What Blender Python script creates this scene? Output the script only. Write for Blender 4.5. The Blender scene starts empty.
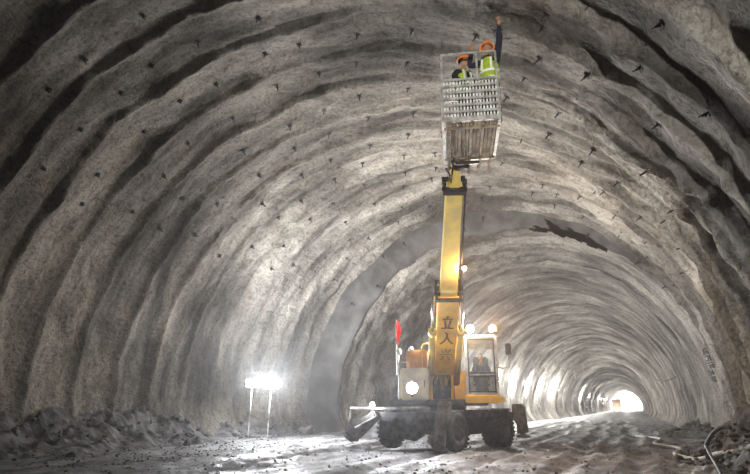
import bpy, bmesh, math, random
import numpy as np
from mathutils import Vector, Matrix, noise
random.seed(7)
PI = math.pi
C = bpy.context.scene.collection
F = 560.0
# ------------------------------------------------------------------ camera
RX = Vector((0.91789965, 0.39681259, 0.0)); RU = Vector((0.11526676, -0.26663296, 0.95688058)); RF = Vector((-0.37970226, 0.87832035, 0.2904816))
CAMZ = 1.25
cam = bpy.data.cameras.new('camera'); cam.sensor_width = 36; cam.lens = F * 36 / 750; cam.clip_end = 600; cam.clip_start = 0.05
co = bpy.data.objects.new('camera', cam); C.objects.link(co)
m = Matrix((RX, RU, -RF)).transposed().to_4x4(); m.translation = Vector((0, 0, CAMZ)); co.matrix_world = m
bpy.context.scene.camera = co

def ray(px, py):
    return RX * ((px - 375) / F) + RU * ((237 - py) / F) + RF
def at(px, py, Y):
    r = ray(px, py); return r * (Y / r.y) + Vector((0, 0, CAMZ))

# ------------------------------------------------------------------ materials
MATS = {}
def mat(name, col, rough=.7, metal=0, var=.0, vscale=6, dirt=None, bump=0, bscale=30, spec=.5, emit=None, estr=0, alpha=1, trans=0):
    m = bpy.data.materials.new(name); m.use_nodes = True
    nt = m.node_tree; b = nt.nodes['Principled BSDF']
    b.inputs['Base Color'].default_value = (*col, 1); b.inputs['Roughness'].default_value = rough
    b.inputs['Metallic'].default_value = metal; b.inputs['Specular IOR Level'].default_value = spec
    if trans: b.inputs['Transmission Weight'].default_value = trans
    if alpha < 1: b.inputs['Alpha'].default_value = alpha
    if emit: b.inputs['Emission Color'].default_value = (*emit, 1); b.inputs['Emission Strength'].default_value = estr
    if var or dirt or bump:
        tc = nt.nodes.new('ShaderNodeTexCoord')
    if var or dirt:
        n = nt.nodes.new('ShaderNodeTexNoise'); n.inputs['Scale'].default_value = vscale; n.inputs['Detail'].default_value = 6
        nt.links.new(tc.outputs['Object'], n.inputs['Vector'])
        r = nt.nodes.new('ShaderNodeValToRGB')
        r.color_ramp.elements[0].position = .38; r.color_ramp.elements[1].position = .62
        d = dirt or tuple(c * (1 - var) for c in col)
        r.color_ramp.elements[0].color = (*d, 1); r.color_ramp.elements[1].color = (*col, 1)
        nt.links.new(n.outputs['Fac'], r.inputs['Fac']); nt.links.new(r.outputs['Color'], b.inputs['Base Color'])
    if bump:
        n2 = nt.nodes.new('ShaderNodeTexNoise'); n2.inputs['Scale'].default_value = bscale; n2.inputs['Detail'].default_value = 5
        nt.links.new(tc.outputs['Object'], n2.inputs['Vector'])
        bp = nt.nodes.new('ShaderNodeBump'); bp.inputs['Strength'].default_value = bump; bp.inputs['Distance'].default_value = .03
        nt.links.new(n2.outputs['Fac'], bp.inputs['Height']); nt.links.new(bp.outputs['Normal'], b.inputs['Normal'])
    MATS[name] = m; return m

yellow = mat('yellow_paint', (.90, .50, .03), .5, 0, dirt=(.66, .38, .06), vscale=2.5, bump=.15)
pale_yellow = mat('pale_yellow_paint', (.84, .64, .16), .5, 0, dirt=(.66, .52, .20), vscale=3, bump=.15)
orange = mat('orange_paint', (.80, .32, .04), .5, 0, dirt=(.50, .24, .06), vscale=3)
housing = mat('pale_housing_paint', (.70, .62, .46), .5, 0, dirt=(.50, .45, .36), vscale=3)
cabgrey = mat('cab_grey_paint', (.55, .55, .56), .5, 0, dirt=(.33, .32, .31), vscale=4)
mudsteel = mat('mud_caked_steel', (.10, .095, .10), .85, 0, dirt=(.035, .034, .04), vscale=5, bump=.6, bscale=14)
mudlight = mat('dried_mud_steel', (.22, .205, .19), .9, 0, dirt=(.09, .085, .085), vscale=5, bump=.6, bscale=14)
black = mat('black_steel', (.025, .025, .03), .5, .3, var=.4)
rubber = mat('muddy_rubber', (.025, .024, .025), .85, 0, dirt=(.07, .065, .06), vscale=5, bump=.5, bscale=12)
rim = mat('muddy_rim', (.12, .11, .11), .8, 0, dirt=(.05, .05, .05), vscale=7)
chrome = mat('chrome_rod', (.75, .75, .76), .22, 1)
galv = mat('galvanised_steel', (.50, .50, .48), .55, .35, dirt=(.28, .27, .25), vscale=9)
plank = mat('brown_planks', (.26, .20, .13), .85, 0, dirt=(.12, .095, .07), vscale=5, bump=.4)
glass = mat('cab_glass', (.35, .38, .40), .3, 0, alpha=.12, spec=.4)
redcloth = mat('red_cloth', (.85, .05, .03), .8)
decal = mat('dark_red_lettering', (.10, .015, .01), .7)
decal2 = mat('worn_lettering', (.30, .17, .05), .8, dirt=(.45, .28, .07), vscale=25)
wallpaint = mat('faded_black_paint', (.05, .048, .045), .9, dirt=(.16, .15, .14), vscale=20)
navy = mat('navy_cloth', (.012, .014, .035), .9, var=.3)
darkcloth = mat('black_cloth', (.012, .012, .016), .9, var=.3)
hiviz = mat('hi_vis_yellow', (.74, .97, .07), .8, var=.2)
reflect = mat('silver_reflective_tape', (.85, .87, .86), .35)
helmet_o = mat('orange_plastic', (.85, .22, .03), .4)
skin = mat('skin', (.36, .20, .13), .7)
glove = mat('dark_glove', (.04, .04, .04), .9)
hair = mat('hair', (.01, .01, .01), .9)
def lamp_mat(name, col, s): return mat(name, (.9, .9, .9), .4, emit=col, estr=s)
em_white = lamp_mat('flood_lens', (.93, .97, 1), 120)
em_work = lamp_mat('work_lamp_lens', (.90, .94, 1), 60)
em_amber = lamp_mat('amber_lens', (1, .42, .05), 3.2)
em_warm = lamp_mat('warm_lens', (1, .62, .25), 5)
em_tube = lamp_mat('string_lamp_lens', (1, .98, .95), 45)
rockgrey = mat('broken_rock', (.17, .165, .17), .9, 0, dirt=(.06, .06, .065), vscale=3, bump=.8, bscale=9)
darkrock = mat('dark_spoil', (.10, .095, .09), .9, 0, dirt=(.03, .027, .025), vscale=3, bump=.8, bscale=9)
hosegrey = mat('grey_hose', (.42, .41, .38), .6, var=.4)
hoseblack = mat('black_hose', (.04, .04, .04), .5, var=.3)
sheet = mat('white_sheeting', (.62, .61, .58), .6, dirt=(.28, .26, .25), vscale=5, bump=.4, bscale=6)
truckred = mat('truck_dark_red', (.20, .11, .09), .7, var=.3)

def shotcrete():
    m = bpy.data.materials.new('sprayed_concrete'); m.use_nodes = True
    nt = m.node_tree; N = nt.nodes; L = nt.links; b = N['Principled BSDF']; b.inputs['Roughness'].default_value = .82
    b.inputs['Specular IOR Level'].default_value = .3
    tc = N.new('ShaderNodeTexCoord')
    def nz(scale, vec=None, detail=5, rough=.55):
        n = N.new('ShaderNodeTexNoise'); n.inputs['Scale'].default_value = scale; n.inputs['Detail'].default_value = detail; n.inputs['Roughness'].default_value = rough
        L.new(vec or tc.outputs['Object'], n.inputs['Vector']); return n.outputs['Fac']
    def ramp(f, p0, p1, c0, c1):
        r = N.new('ShaderNodeValToRGB'); e = r.color_ramp.elements
        e[0].position = p0; e[1].position = p1; e[0].color = (*c0, 1); e[1].color = (*c1, 1)
        L.new(f, r.inputs['Fac']); return r.outputs['Color']
    def mix(fac, a, bb, mode='MIX'):
        x = N.new('ShaderNodeMix'); x.data_type = 'RGBA'; x.blend_type = mode
        if isinstance(fac, float): x.inputs[0].default_value = fac
        else: L.new(fac, x.inputs[0])
        L.new(a, x.inputs[6]); L.new(bb, x.inputs[7]); return x.outputs[2]
    mp = N.new('ShaderNodeMapping'); mp.inputs['Scale'].default_value = (.22, .85, .22); L.new(tc.outputs['Object'], mp.inputs['Vector'])
    base = ramp(nz(1.1, mp.outputs['Vector'], 8, .62), .36, .62, (.11, .102, .090), (.52, .49, .435))
    patch = ramp(nz(.35, None, 4), .40, .60, (.55, .54, .54), (1, 1, 1))
    speck = ramp(nz(9, None, 6, .7), .36, .52, (.42, .40, .38), (1, 1, 1))
    damp = ramp(nz(.7, mp.outputs['Vector'], 6, .6), .34, .42, (.42, .40, .37), (1, 1, 1))
    c = mix(1.0, base, patch, 'MULTIPLY'); c = mix(.8, c, speck, 'MULTIPLY'); c = mix(.9, c, damp, 'MULTIPLY')
    # seepage stains and unsprayed dark rock patches at fixed places on the vault
    for (px_, py_, pz_, r0, r1) in ((-.95, 11.0, 8.1, .5, 1.4), (-.6, 9.0, 7.8, .3, 1.0), (.6, 10.3, 6.9, .2, .9), (1.9, 13.6, 5.0, .4, 1.3), (-5.6, 23.6, 10.0, 1.6, 2.6), (-7.2, 12.3, 9.9, .1, .7)):
        vd = N.new('ShaderNodeVectorMath'); vd.operation = 'DISTANCE'; vd.inputs[1].default_value = (px_, py_, pz_); L.new(tc.outputs['Object'], vd.inputs[0])
        am = N.new('ShaderNodeMath'); am.operation = 'MULTIPLY_ADD'; am.inputs[1].default_value = 3.2; L.new(nz(1.3, None, 5, .6), am.inputs[0]); L.new(vd.outputs['Value'], am.inputs[2])
        mr = N.new('ShaderNodeMapRange'); mr.inputs[1].default_value = r0 + 1.5; mr.inputs[2].default_value = r1 + 1.5; mr.inputs[3].default_value = .85; mr.inputs[4].default_value = 0; L.new(am.outputs[0], mr.inputs[0])
        dk = N.new('ShaderNodeRGB'); dk.outputs[0].default_value = (.085, .075, .066, 1)
        c = mix(mr.outputs[0], c, dk.outputs[0])
    L.new(c, b.inputs['Base Color'])
    add = N.new('ShaderNodeMath'); add.operation = 'ADD'
    mu = N.new('ShaderNodeMath'); mu.operation = 'MULTIPLY'; mu.inputs[1].default_value = 2.2
    L.new(nz(3.2, None, 6, .6), mu.inputs[0]); L.new(mu.outputs[0], add.inputs[0]); L.new(nz(13, None, 6, .75), add.inputs[1])
    bp = N.new('ShaderNodeBump'); bp.inputs['Strength'].default_value = 1; bp.inputs['Distance'].default_value = .12
    L.new(add.outputs[0], bp.inputs['Height']); L.new(bp.outputs['Normal'], b.inputs['Normal'])
    return m
shot = shotcrete()
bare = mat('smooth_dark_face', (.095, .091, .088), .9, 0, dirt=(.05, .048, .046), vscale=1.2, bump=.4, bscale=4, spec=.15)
hole = mat('near_black_hollow', (.012, .010, .009), .9, var=.4, bump=.5, spec=.05)  # near-black colour laid over the recess at the step face

def mudfloor():
    m = bpy.data.materials.new('wet_rutted_mud'); m.use_nodes = True
    nt = m.node_tree; N = nt.nodes; L = nt.links; b = N['Principled BSDF']
    tc = N.new('ShaderNodeTexCoord')
    def nz(scale, vec=None, detail=6, rough=.6):
        n = N.new('ShaderNodeTexNoise'); n.inputs['Scale'].default_value = scale; n.inputs['Detail'].default_value = detail; n.inputs['Roughness'].default_value = rough
        L.new(vec or tc.outputs['Object'], n.inputs['Vector']); return n.outputs['Fac']
    def ramp(f, p0, p1, c0, c1):
        r = N.new('ShaderNodeValToRGB'); e = r.color_ramp.elements
        e[0].position = p0; e[1].position = p1; e[0].color = (*c0, 1); e[1].color = (*c1, 1)
        L.new(f, r.inputs['Fac']); return r.outputs['Color']
    mp = N.new('ShaderNodeMapping'); mp.inputs['Scale'].default_value = (1.3, .35, 1); L.new(tc.outputs['Object'], mp.inputs['Vector'])
    grey = ramp(nz(1.6, mp.outputs['Vector']), .36, .64, (.08, .077, .082), (.34, .333, .335))
    brown = ramp(nz(2.5, mp.outputs['Vector']), .35, .65, (.04, .028, .024), (.15, .098, .08))
    # reddish clay where the right-hand lane has been dug: a patch of ground centred near x=-1.5, y=15
    sx = N.new('ShaderNodeSeparateXYZ'); L.new(tc.outputs['Object'], sx.inputs[0])
    def mr(sock, a, bb, c, d):
        r = N.new('ShaderNodeMapRange'); r.inputs[1].default_value = a; r.inputs[2].default_value = bb; r.inputs[3].default_value = c; r.inputs[4].default_value = d
        L.new(sock, r.inputs[0]); return r.outputs[0]
    def math_(op, a, bb):
        x = N.new('ShaderNodeMath'); x.operation = op
        for i, s in enumerate((a, bb)):
            if isinstance(s, float): x.inputs[i].default_value = s
            else: L.new(s, x.inputs[i])
        return x.outputs[0]
    fx = mr(sx.outputs[0], -5.2, -3.2, 0, 1); fy = mr(sx.outputs[1], 17.5, 24, 1, 0)
    f = math_('MULTIPLY', fx, fy); f = math_('MULTIPLY', f, mr(nz(.9), .38, .58, .15, 1))
    x = N.new('ShaderNodeMix'); x.data_type = 'RGBA'; L.new(f, x.inputs[0]); L.new(grey, x.inputs[6]); L.new(brown, x.inputs[7])
    L.new(x.outputs[2], b.inputs['Base Color'])
    L.new(mr(nz(1.2, mp.outputs['Vector']), .4, .6, .42, .85), b.inputs['Roughness'])
    bp = N.new('ShaderNodeBump'); bp.inputs['Strength'].default_value = 1; bp.inputs['Distance'].default_value = .14
    L.new(nz(5, None, 10, .75), bp.inputs['Height']); L.new(bp.outputs['Normal'], b.inputs['Normal'])
    return m
mud = mudfloor()

# ------------------------------------------------------------------ mesh helpers
class MB:
    def __init__(s): s.bm = bmesh.new(); s.mi = 0
    def _new(s, fn):
        n0 = len(s.bm.faces); fn()
        if s.mi:
            s.bm.faces.ensure_lookup_table()
            for f in s.bm.faces[n0:]: f.material_index = s.mi
    def box(s, c, size, rot=None, bev=0):
        t = bmesh.new(); bmesh.ops.create_cube(t, size=1)
        bmesh.ops.scale(t, vec=Vector(size), verts=t.verts)
        if bev: bmesh.ops.bevel(t, geom=list(t.edges), offset=bev, segments=2, affect='EDGES')
        if rot is not None: bmesh.ops.transform(t, matrix=rot.to_4x4(), verts=t.verts)
        bmesh.ops.translate(t, vec=Vector(c), verts=t.verts); s._merge(t); return s
    def _merge(s, t):
        vm = [s.bm.verts.new(v.co) for v in t.verts]; t.verts.index_update()
        for f in t.faces:
            try:
                nf = s.bm.faces.new([vm[v.index] for v in f.verts]); nf.material_index = s.mi; nf.smooth = f.smooth
            except ValueError: pass
        t.free()
    def bar(s, p, q, w, h=None, up=(0, 0, 1), bev=0, w2=None, h2=None):
        p = Vector(p); q = Vector(q); h = h or w; d = (q - p); L = d.length; z = d.normalized()
        u = Vector(up)
        if abs(z.dot(u)) > .98: u = Vector((0, 1, 0))
        x = u.cross(z).normalized(); y = z.cross(x)
        w2 = w2 or w; h2 = h2 or h
        t = bmesh.new(); vs = []
        for (pt, a, b_) in ((p, w, h), (q, w2, h2)):
            for sx, sy in ((-1, -1), (1, -1), (1, 1), (-1, 1)): vs.append(t.verts.new(pt + x * sx * a / 2 + y * sy * b_ / 2))
        for f in ((3, 2, 1, 0), (4, 5, 6, 7), (0, 1, 5, 4), (1, 2, 6, 5), (2, 3, 7, 6), (3, 0, 4, 7)): t.faces.new([vs[i] for i in f])
        if bev: bmesh.ops.bevel(t, geom=list(t.edges), offset=bev, segments=2, affect='EDGES')
        s._merge(t); return s
    def tube(s, pts, r, n=10, cap=True):
        pts = [Vector(p) for p in pts]; t = bmesh.new(); rings = []
        rs = r if isinstance(r, (list, tuple)) else [r] * len(pts)
        prev = None
        for i, p in enumerate(pts):
            d = (pts[min(i + 1, len(pts) - 1)] - pts[max(i - 1, 0)]).normalized()
            if prev is None:
                u = Vector((0, 0, 1)) if abs(d.z) < .9 else Vector((1, 0, 0)); x = u.cross(d).normalized()
            else: x = (prev - d * prev.dot(d)).normalized()
            prev = x; y = d.cross(x)
            rings.append([t.verts.new(p + (x * math.cos(2 * PI * k / n) + y * math.sin(2 * PI * k / n)) * rs[i]) for k in range(n)])
        for a, b_ in zip(rings, rings[1:]):
            for k in range(n):
                f = t.faces.new((a[k], a[(k + 1) % n], b_[(k + 1) % n], b_[k])); f.smooth = True
        if cap: t.faces.new(rings[0][::-1]); t.faces.new(rings[-1])
        s._merge(t); return s
    def lathe(s, prof, c=(0, 0, 0), axis=(0, 0, 1), n=32):
        z = Vector(axis).normalized(); u = Vector((0, 0, 1)) if abs(z.z) < .9 else Vector((1, 0, 0)); x = u.cross(z).normalized(); y = z.cross(x); c = Vector(c)
        t = bmesh.new(); rings = []
        for (r, h) in prof:
            rings.append([t.verts.new(c + z * h + (x * math.cos(2 * PI * k / n) + y * math.sin(2 * PI * k / n)) * max(r, 1e-4)) for k in range(n)])
        for a, b_ in zip(rings, rings[1:]):
            for k in range(n):
                f = t.faces.new((a[k], a[(k + 1) % n], b_[(k + 1) % n], b_[k])); f.smooth = True
        s._merge(t); return s
    def ball(s, c, r, sc=(1, 1, 1), sub=2, rot=None):
        t = bmesh.new(); bmesh.ops.create_icosphere(t, subdivisions=sub, radius=r)
        bmesh.ops.scale(t, vec=Vector(sc), verts=t.verts)
        if rot is not None: bmesh.ops.transform(t, matrix=rot.to_4x4(), verts=t.verts)
        bmesh.ops.translate(t, vec=Vector(c), verts=t.verts)
        for f in t.faces: f.smooth = True
        s._merge(t); return s
    def poly(s, pts2, y0, y1, plane='xz'):
        """extruded polygon: pts2 in the xz plane (or yz), from y0 to y1"""
        t = bmesh.new()
        def P(a, b_, d): return Vector((a, d, b_)) if plane == 'xz' else (Vector((d, a, b_)) if plane == 'yz' else Vector((a, b_, d)))
        A = [t.verts.new(P(a, b_, y0)) for a, b_ in pts2]; B = [t.verts.new(P(a, b_, y1)) for a, b_ in pts2]; n = len(A)
        t.faces.new(A); t.faces.new(B[::-1])
        for i in range(n): t.faces.new((A[i], B[i], B[(i + 1) % n], A[(i + 1) % n]))
        bmesh.ops.recalc_face_normals(t, faces=t.faces); s._merge(t); return s
    def build(s, name, mats, parent=None, label=None):
        bmesh.ops.recalc_face_normals(s.bm, faces=s.bm.faces)
        me = bpy.data.meshes.new(name); s.bm.to_mesh(me); s.bm.free()
        for mm in (mats if isinstance(mats, (list, tuple)) else [mats]): me.materials.append(mm)
        o = bpy.data.objects.new(name, me); C.objects.link(o)
        if parent: o.parent = parent
        if label: o['label'] = label
        return o
def tag(o, label=None, cat=None, group=None, kind=None):
    if label: o['label'] = label
    if cat: o['category'] = cat
    if group: o['group'] = group
    if kind: o['kind'] = kind
    return o
def empty(name, loc, rz=0, parent=None):
    o = bpy.data.objects.new(name, None); C.objects.link(o); o.location = loc; o.rotation_euler.z = rz; o.empty_display_size = .2
    if parent: o.parent = parent
    return o
def copy_tree(o, parent=None):
    c = o.copy(); C.objects.link(c)
    if parent: c.parent = parent
    for ch in [x for x in bpy.data.objects if x.parent == o]: copy_tree(ch, c)
    return c
def light(kind, loc, energy, col, size=.2, aim=None, spot=None, parent=None, name='light', blend=.6):
    l = bpy.data.lights.new(name, kind); l.energy = energy; l.color = col
    if kind in ('POINT', 'SPOT'): l.shadow_soft_size = size
    if kind == 'AREA': l.shape = 'DISK'; l.size = size
    if kind == 'SPOT': l.spot_size = spot; l.spot_blend = blend
    o = bpy.data.objects.new(name, l); C.objects.link(o); o.location = loc
    if aim is not None:
        o.rotation_euler = (Vector(aim) - Vector(loc)).to_track_quat('-Z', 'Y').to_euler()
    if parent: o.parent = parent
    return o

# ------------------------------------------------------------------ tunnel shell
KEYS = [(-8, -15.6, 18.2, 9.85, 1.39, 1.1), (10, -15.5, 18.2, 9.85, 1.39, .9), (24, -14.45, 17.85, 10.1, 1.1, .55), (24.35, -12.5, 15.9, 8.95, 1.1, .4), (26, -12.2, 15.6, 8.85, 1.1, .4),
        (45, -10.2, 13.6, 8.35, 1.0, .4), (68, -8.0, 11.35, 7.1, .9, .4), (275, -5.6, 11.35, 7.1, .9, .4)]
def sect(Y):
    for a, b_ in zip(KEYS, KEYS[1:]):
        if Y <= b_[0]:
            t = max(0, (Y - a[0]) / (b_[0] - a[0])); return [a[i] + (b_[i] - a[i]) * t for i in range(1, 6)]
    return list(KEYS[-1][1:])
def base_pt(u, Y):
    """u 0..1 : left foot -> crown -> right foot"""
    Xl, W, H, zc, inn = sect(Y); a = W / 2; b_ = H - zc
    if u < .07: z = zc * u / .07; return Xl + inn * (1 - z / zc) ** 2, z
    if u > .93: z = zc * (1 - u) / .07; return Xl + W - inn * (1 - z / zc) ** 2, z
    t = PI * (1 - (u - .07) / .86); return Xl + a + a * math.cos(t), zc + b_ * math.sin(t)
RIB0, RIBP = 6.66, 1.41
def disp(u, x, Y, z):
    n = noise.noise
    if Y < 24.1:
        w = .18 * n((x * .25, Y * .12, z * .25)) + .05 * n((x * 1.1, Y * .5, z * 1.1))
        s = (Y - RIB0) / RIBP + w; t = s - math.floor(s + .5)
        k = math.floor(s + .5)
        amp = (.155 if x < 0 else .24) * (1 + .7 * n((x * .3 + k * 7.3, k * 3.1, z * .3)))
        d = 1.15 * amp * (max(0, 1 + t / .10) ** 1.2 if t < 0 else .6 * math.exp(-t / .05) + .4 * math.exp(-t / .3))
    elif Y < 68:
        s = (Y - RIB0) / RIBP + .25 * n((x * .25, Y * .15, z * .25)); t = s - math.floor(s + .5); k = math.floor(s + .5)
        fade = min(1, (Y - 24.1) / 3)
        d = fade * .09 * (1 + .9 * n((x * .25 + k * 3.7, k * 2.1, z * .25))) * math.exp(-(t / .2) ** 2)
    else:
        s = (Y - 69) / 5.6; t = s - math.floor(s + .5)
        d = .5 * math.exp(-(t / .13) ** 4)
    d += .17 * n((x * .45, Y * .6, z * .45)) + .09 * n((x * 1.1 + 5, Y * 1.9, z * 1.1)) + (.09 * abs(n((x * .8 + 9, Y * 1.2, z * .8))) if Y < 30 else 0)
    if Y < 30: d += .04 * n((x * 3, Y * 4, z * 3)) + .018 * n((x * 7, Y * 7, z * 7))
    if 24.0 < Y < 35: # rough rock where the section narrows
        d += (.30 * n((x * .7 + 3, Y * .7, z * .7)) + .22 * abs(n((x * 1.6, Y * 1.5, z * 1.2)))) * math.exp(-((Y - 28) / 4) ** 2) * (1 if x < -5 else max(0, 1 - (x + 5) / 4))
    if 24.1 < Y < 25.6 and .53 < u < .71: d -= .45 * math.exp(-((u - .605) / .05) ** 2 - ((Y - 24.6) / .3) ** 2)
    if z < 1.5 and x < -7: d += .15 * (1 - z / 1.5)
    return d
def shell_pt(u, Y, extra=0):
    x, z = base_pt(u, Y); Xl, W, H, zc, inn = sect(Y)
    cx = Xl + W / 2; dx, dz = cx - x, (2.6 - z) if z > 2.6 else 0
    L = math.hypot(dx, dz) or 1; d = disp(u, x, Y, z) + extra
    return Vector((x + dx / L * d, Y, z + dz / L * d - (.3 if u in (0, 1) else 0))), Vector((dx / L, 0, dz / L))
ys = list(np.arange(-8, 3, .25)) + list(np.arange(3, 26.6, .075)) + list(np.arange(26.6, 68, .2)) + list(np.arange(68, 140, .45)) + list(np.arange(140, 276, 2.0))
us_all = np.linspace(0, 1, 401)
def shell(name, i0, i1):
    us = us_all[i0:i1 + 1]; nu = len(us)
    co_ = np.empty((len(ys) * nu, 3), np.float32); k = 0
    for Y in ys:
        Y = float(Y)
        for u in us:
            co_[k] = shell_pt(float(u), Y)[0]; k += 1
    ny = len(ys); I = np.arange(ny - 1)[:, None] * nu + np.arange(nu - 1)[None]
    q = np.stack([I, I + nu, I + nu + 1, I + 1], -1).reshape(-1, 4)
    me = bpy.data.meshes.new(name); me.vertices.add(len(co_)); me.vertices.foreach_set('co', co_.ravel())
    me.loops.add(q.size); me.loops.foreach_set('vertex_index', q.ravel().astype(np.int32))
    me.polygons.add(len(q)); me.polygons.foreach_set('loop_start', (np.arange(len(q)) * 4).astype(np.int32))
    me.polygons.foreach_set('use_smooth', np.ones(len(q), bool)); me.update(); me.validate()
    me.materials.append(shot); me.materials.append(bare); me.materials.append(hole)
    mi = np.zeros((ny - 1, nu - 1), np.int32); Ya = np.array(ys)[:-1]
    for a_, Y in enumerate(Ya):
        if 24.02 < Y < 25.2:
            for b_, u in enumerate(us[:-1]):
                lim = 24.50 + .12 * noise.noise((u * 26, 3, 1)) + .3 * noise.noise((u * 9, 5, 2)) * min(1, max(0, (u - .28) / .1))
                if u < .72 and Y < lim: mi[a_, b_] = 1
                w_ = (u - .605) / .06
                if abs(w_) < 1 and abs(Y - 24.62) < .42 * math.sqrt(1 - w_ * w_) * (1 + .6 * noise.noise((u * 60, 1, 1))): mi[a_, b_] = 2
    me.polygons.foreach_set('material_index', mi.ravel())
    o = bpy.data.objects.new(name, me); C.objects.link(o); tag(o, kind='structure'); return o
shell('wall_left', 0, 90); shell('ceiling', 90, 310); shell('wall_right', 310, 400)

# floor
def zf(x, y):
    n = noise.noise
    z = .06 * n((x * .5, y * .25, 3)) + .03 * n((x * 1.7, y * .9, 1))
    if y < 60:
        z += .035 * n((x * 3.6, y * 2.4, 5)) + .022 * n((x * 9, y * 6, 5))
        w = x + .5 * n((y * .12, 2.2, 7)) + .02 * y
        for c in (-9.6, -7.6, -4.4, -2.7, -.9, .6):
            d = (w - c) / .26
            if abs(d) < 3: z += -.075 * math.exp(-d * d) + .045 * math.exp(-((abs(d) - 1.6) / .55) ** 2)
    Xl = sect(y)[0]
    t = x - (Xl + .5)
    if t < 3.0 and y < 26: z += .18 * (1 - max(t, 0) / 3.0)
    return z
def floor_():
    xs = list(np.arange(-17.5, 4.9, .075)); yy = list(np.arange(-8, 4, .5)) + list(np.arange(4, 30, .08)) + list(np.arange(30, 70, .25)) + list(np.arange(70, 276, 2))
    nx = len(xs); co_ = np.empty((nx * len(yy), 3), np.float32); k = 0
    for y in yy:
        for x in xs:
            co_[k] = (x, y, zf(float(x), float(y))); k += 1
    I = np.arange(len(yy) - 1)[:, None] * nx + np.arange(nx - 1)[None]
    q = np.stack([I, I + 1, I + nx + 1, I + nx], -1).reshape(-1, 4)
    me = bpy.data.meshes.new('floor'); me.vertices.add(len(co_)); me.vertices.foreach_set('co', co_.ravel())
    me.loops.add(q.size); me.loops.foreach_set('vertex_index', q.ravel().astype(np.int32))
    me.polygons.add(len(q)); me.polygons.foreach_set('loop_start', (np.arange(len(q)) * 4).astype(np.int32))
    me.polygons.foreach_set('use_smooth', np.ones(len(q), bool)); me.update(); me.validate()
    me.materials.append(mud); o = bpy.data.objects.new('floor', me); C.objects.link(o); tag(o, kind='structure')
floor_()
# far end face
b = MB(); b.box((0, 270, 4), (13, .5, 9)); tag(b.build('wall_back', shot), kind='structure')

# ------------------------------------------------------------------ rubble
def rock(mb, c, r, sub=2, flat=.7):
    t = bmesh.new(); bmesh.ops.create_icosphere(t, subdivisions=sub, radius=1)
    o = Vector((random.random() * 50, random.random() * 50, random.random() * 50))
    sc = Vector((random.uniform(.7, 1.2), random.uniform(.7, 1.2), random.uniform(.5, .9) * flat / .7))
    for v in t.verts:
        d = 1 + .45 * noise.noise(v.co * 1.3 + o) + .15 * noise.noise(v.co * 3.5 + o)
        v.co = Vector((v.co.x * sc.x, v.co.y * sc.y, v.co.z * sc.z)) * d * r
    bmesh.ops.rotate(t, cent=(0, 0, 0), matrix=Matrix.Rotation(random.random() * 6.3, 3, 'Z') @ Matrix.Rotation(random.uniform(-.6, .6), 3, 'X'), verts=t.verts)
    bmesh.ops.translate(t, vec=Vector(c), verts=t.verts); mb._merge(t)
def heap(name, x0f, y0, y1, wid, hgt, mtl, label, nrock, side=1, cat='rubble', step=.09):
    mb = MB(); t = bmesh.new(); rows = []
    ny = int((y1 - y0) / step); nx = max(6, int(wid / .08))
    for i in range(ny + 1):
        y = y0 + (y1 - y0) * i / ny; row = []
        e = math.sin(PI * min(1, min(i, ny - i) / ny * 6) / 2)
        for j in range(nx + 1):
            s = j / nx; x = x0f(y) + side * s * wid
            h = hgt * e * (1 - s) ** 1.4 * (.75 + .8 * noise.noise((x * .9, y * .7, 4))) + e * (.28 * noise.noise((x * 2, y * 2, 9)) + .16 * noise.noise((x * 4.5, y * 4.5, 9)) + .07 * noise.noise((x * 9, y * 9, 9))) * (1 - s) ** .6
            row.append(t.verts.new((x, y, zf(x, y) + h - .07 * s * s)))
        rows.append(row)
    for a, b_ in zip(rows, rows[1:]):
        for j in range(nx): t.faces.new((a[j], a[j + 1], b_[j + 1], b_[j]))
    mb._merge(t)
    for k in range(nrock):
        y = random.uniform(y0 + .5, y1 - .5); s = random.random() ** 1.3; x = x0f(y) + side * (.1 + s * wid * 1.0)
        r = random.choice((.03, .04, .05, .07, .12)) ; rock(mb, (x, y, zf(x, y) + hgt * (1 - s) ** 1.4 * .75 + r * .1), r, 1 if r < .1 else 2)
    tag(mb.build(name, mtl), label, cat, kind='stuff')
heap('rubble_heap', lambda y: sect(y)[0] + .35, 5, 17.3, 2.2, 1.0, rockgrey, 'dark grey heap of broken rock and rebound along foot of left wall', 150)
heap('rubble_heap', lambda y: sect(y)[0] + .35, 17.8, 24.2, 1.2, .6, rockgrey, 'low grey rubble behind the floodlight stand at left wall foot', 120)
heap('rubble_heap', lambda y: sect(y)[0] + .9, 24.4, 34, 2.6, 1.5, rockgrey, 'rough grey rock spoil behind the machine where the tunnel narrows', 200)
heap('rubble_heap', lambda y: 2.75, 10.5, 18.8, 1.7, 1.3, darkrock, 'dark spoil heap at foot of the right wall, nearest the camera', 200, -1)
heap('rubble_heap', lambda y: 3.2, 27, 36, 1.9, .5, darkrock, 'small dark rubble pile at foot of right wall farther in', 120, -1)
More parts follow.
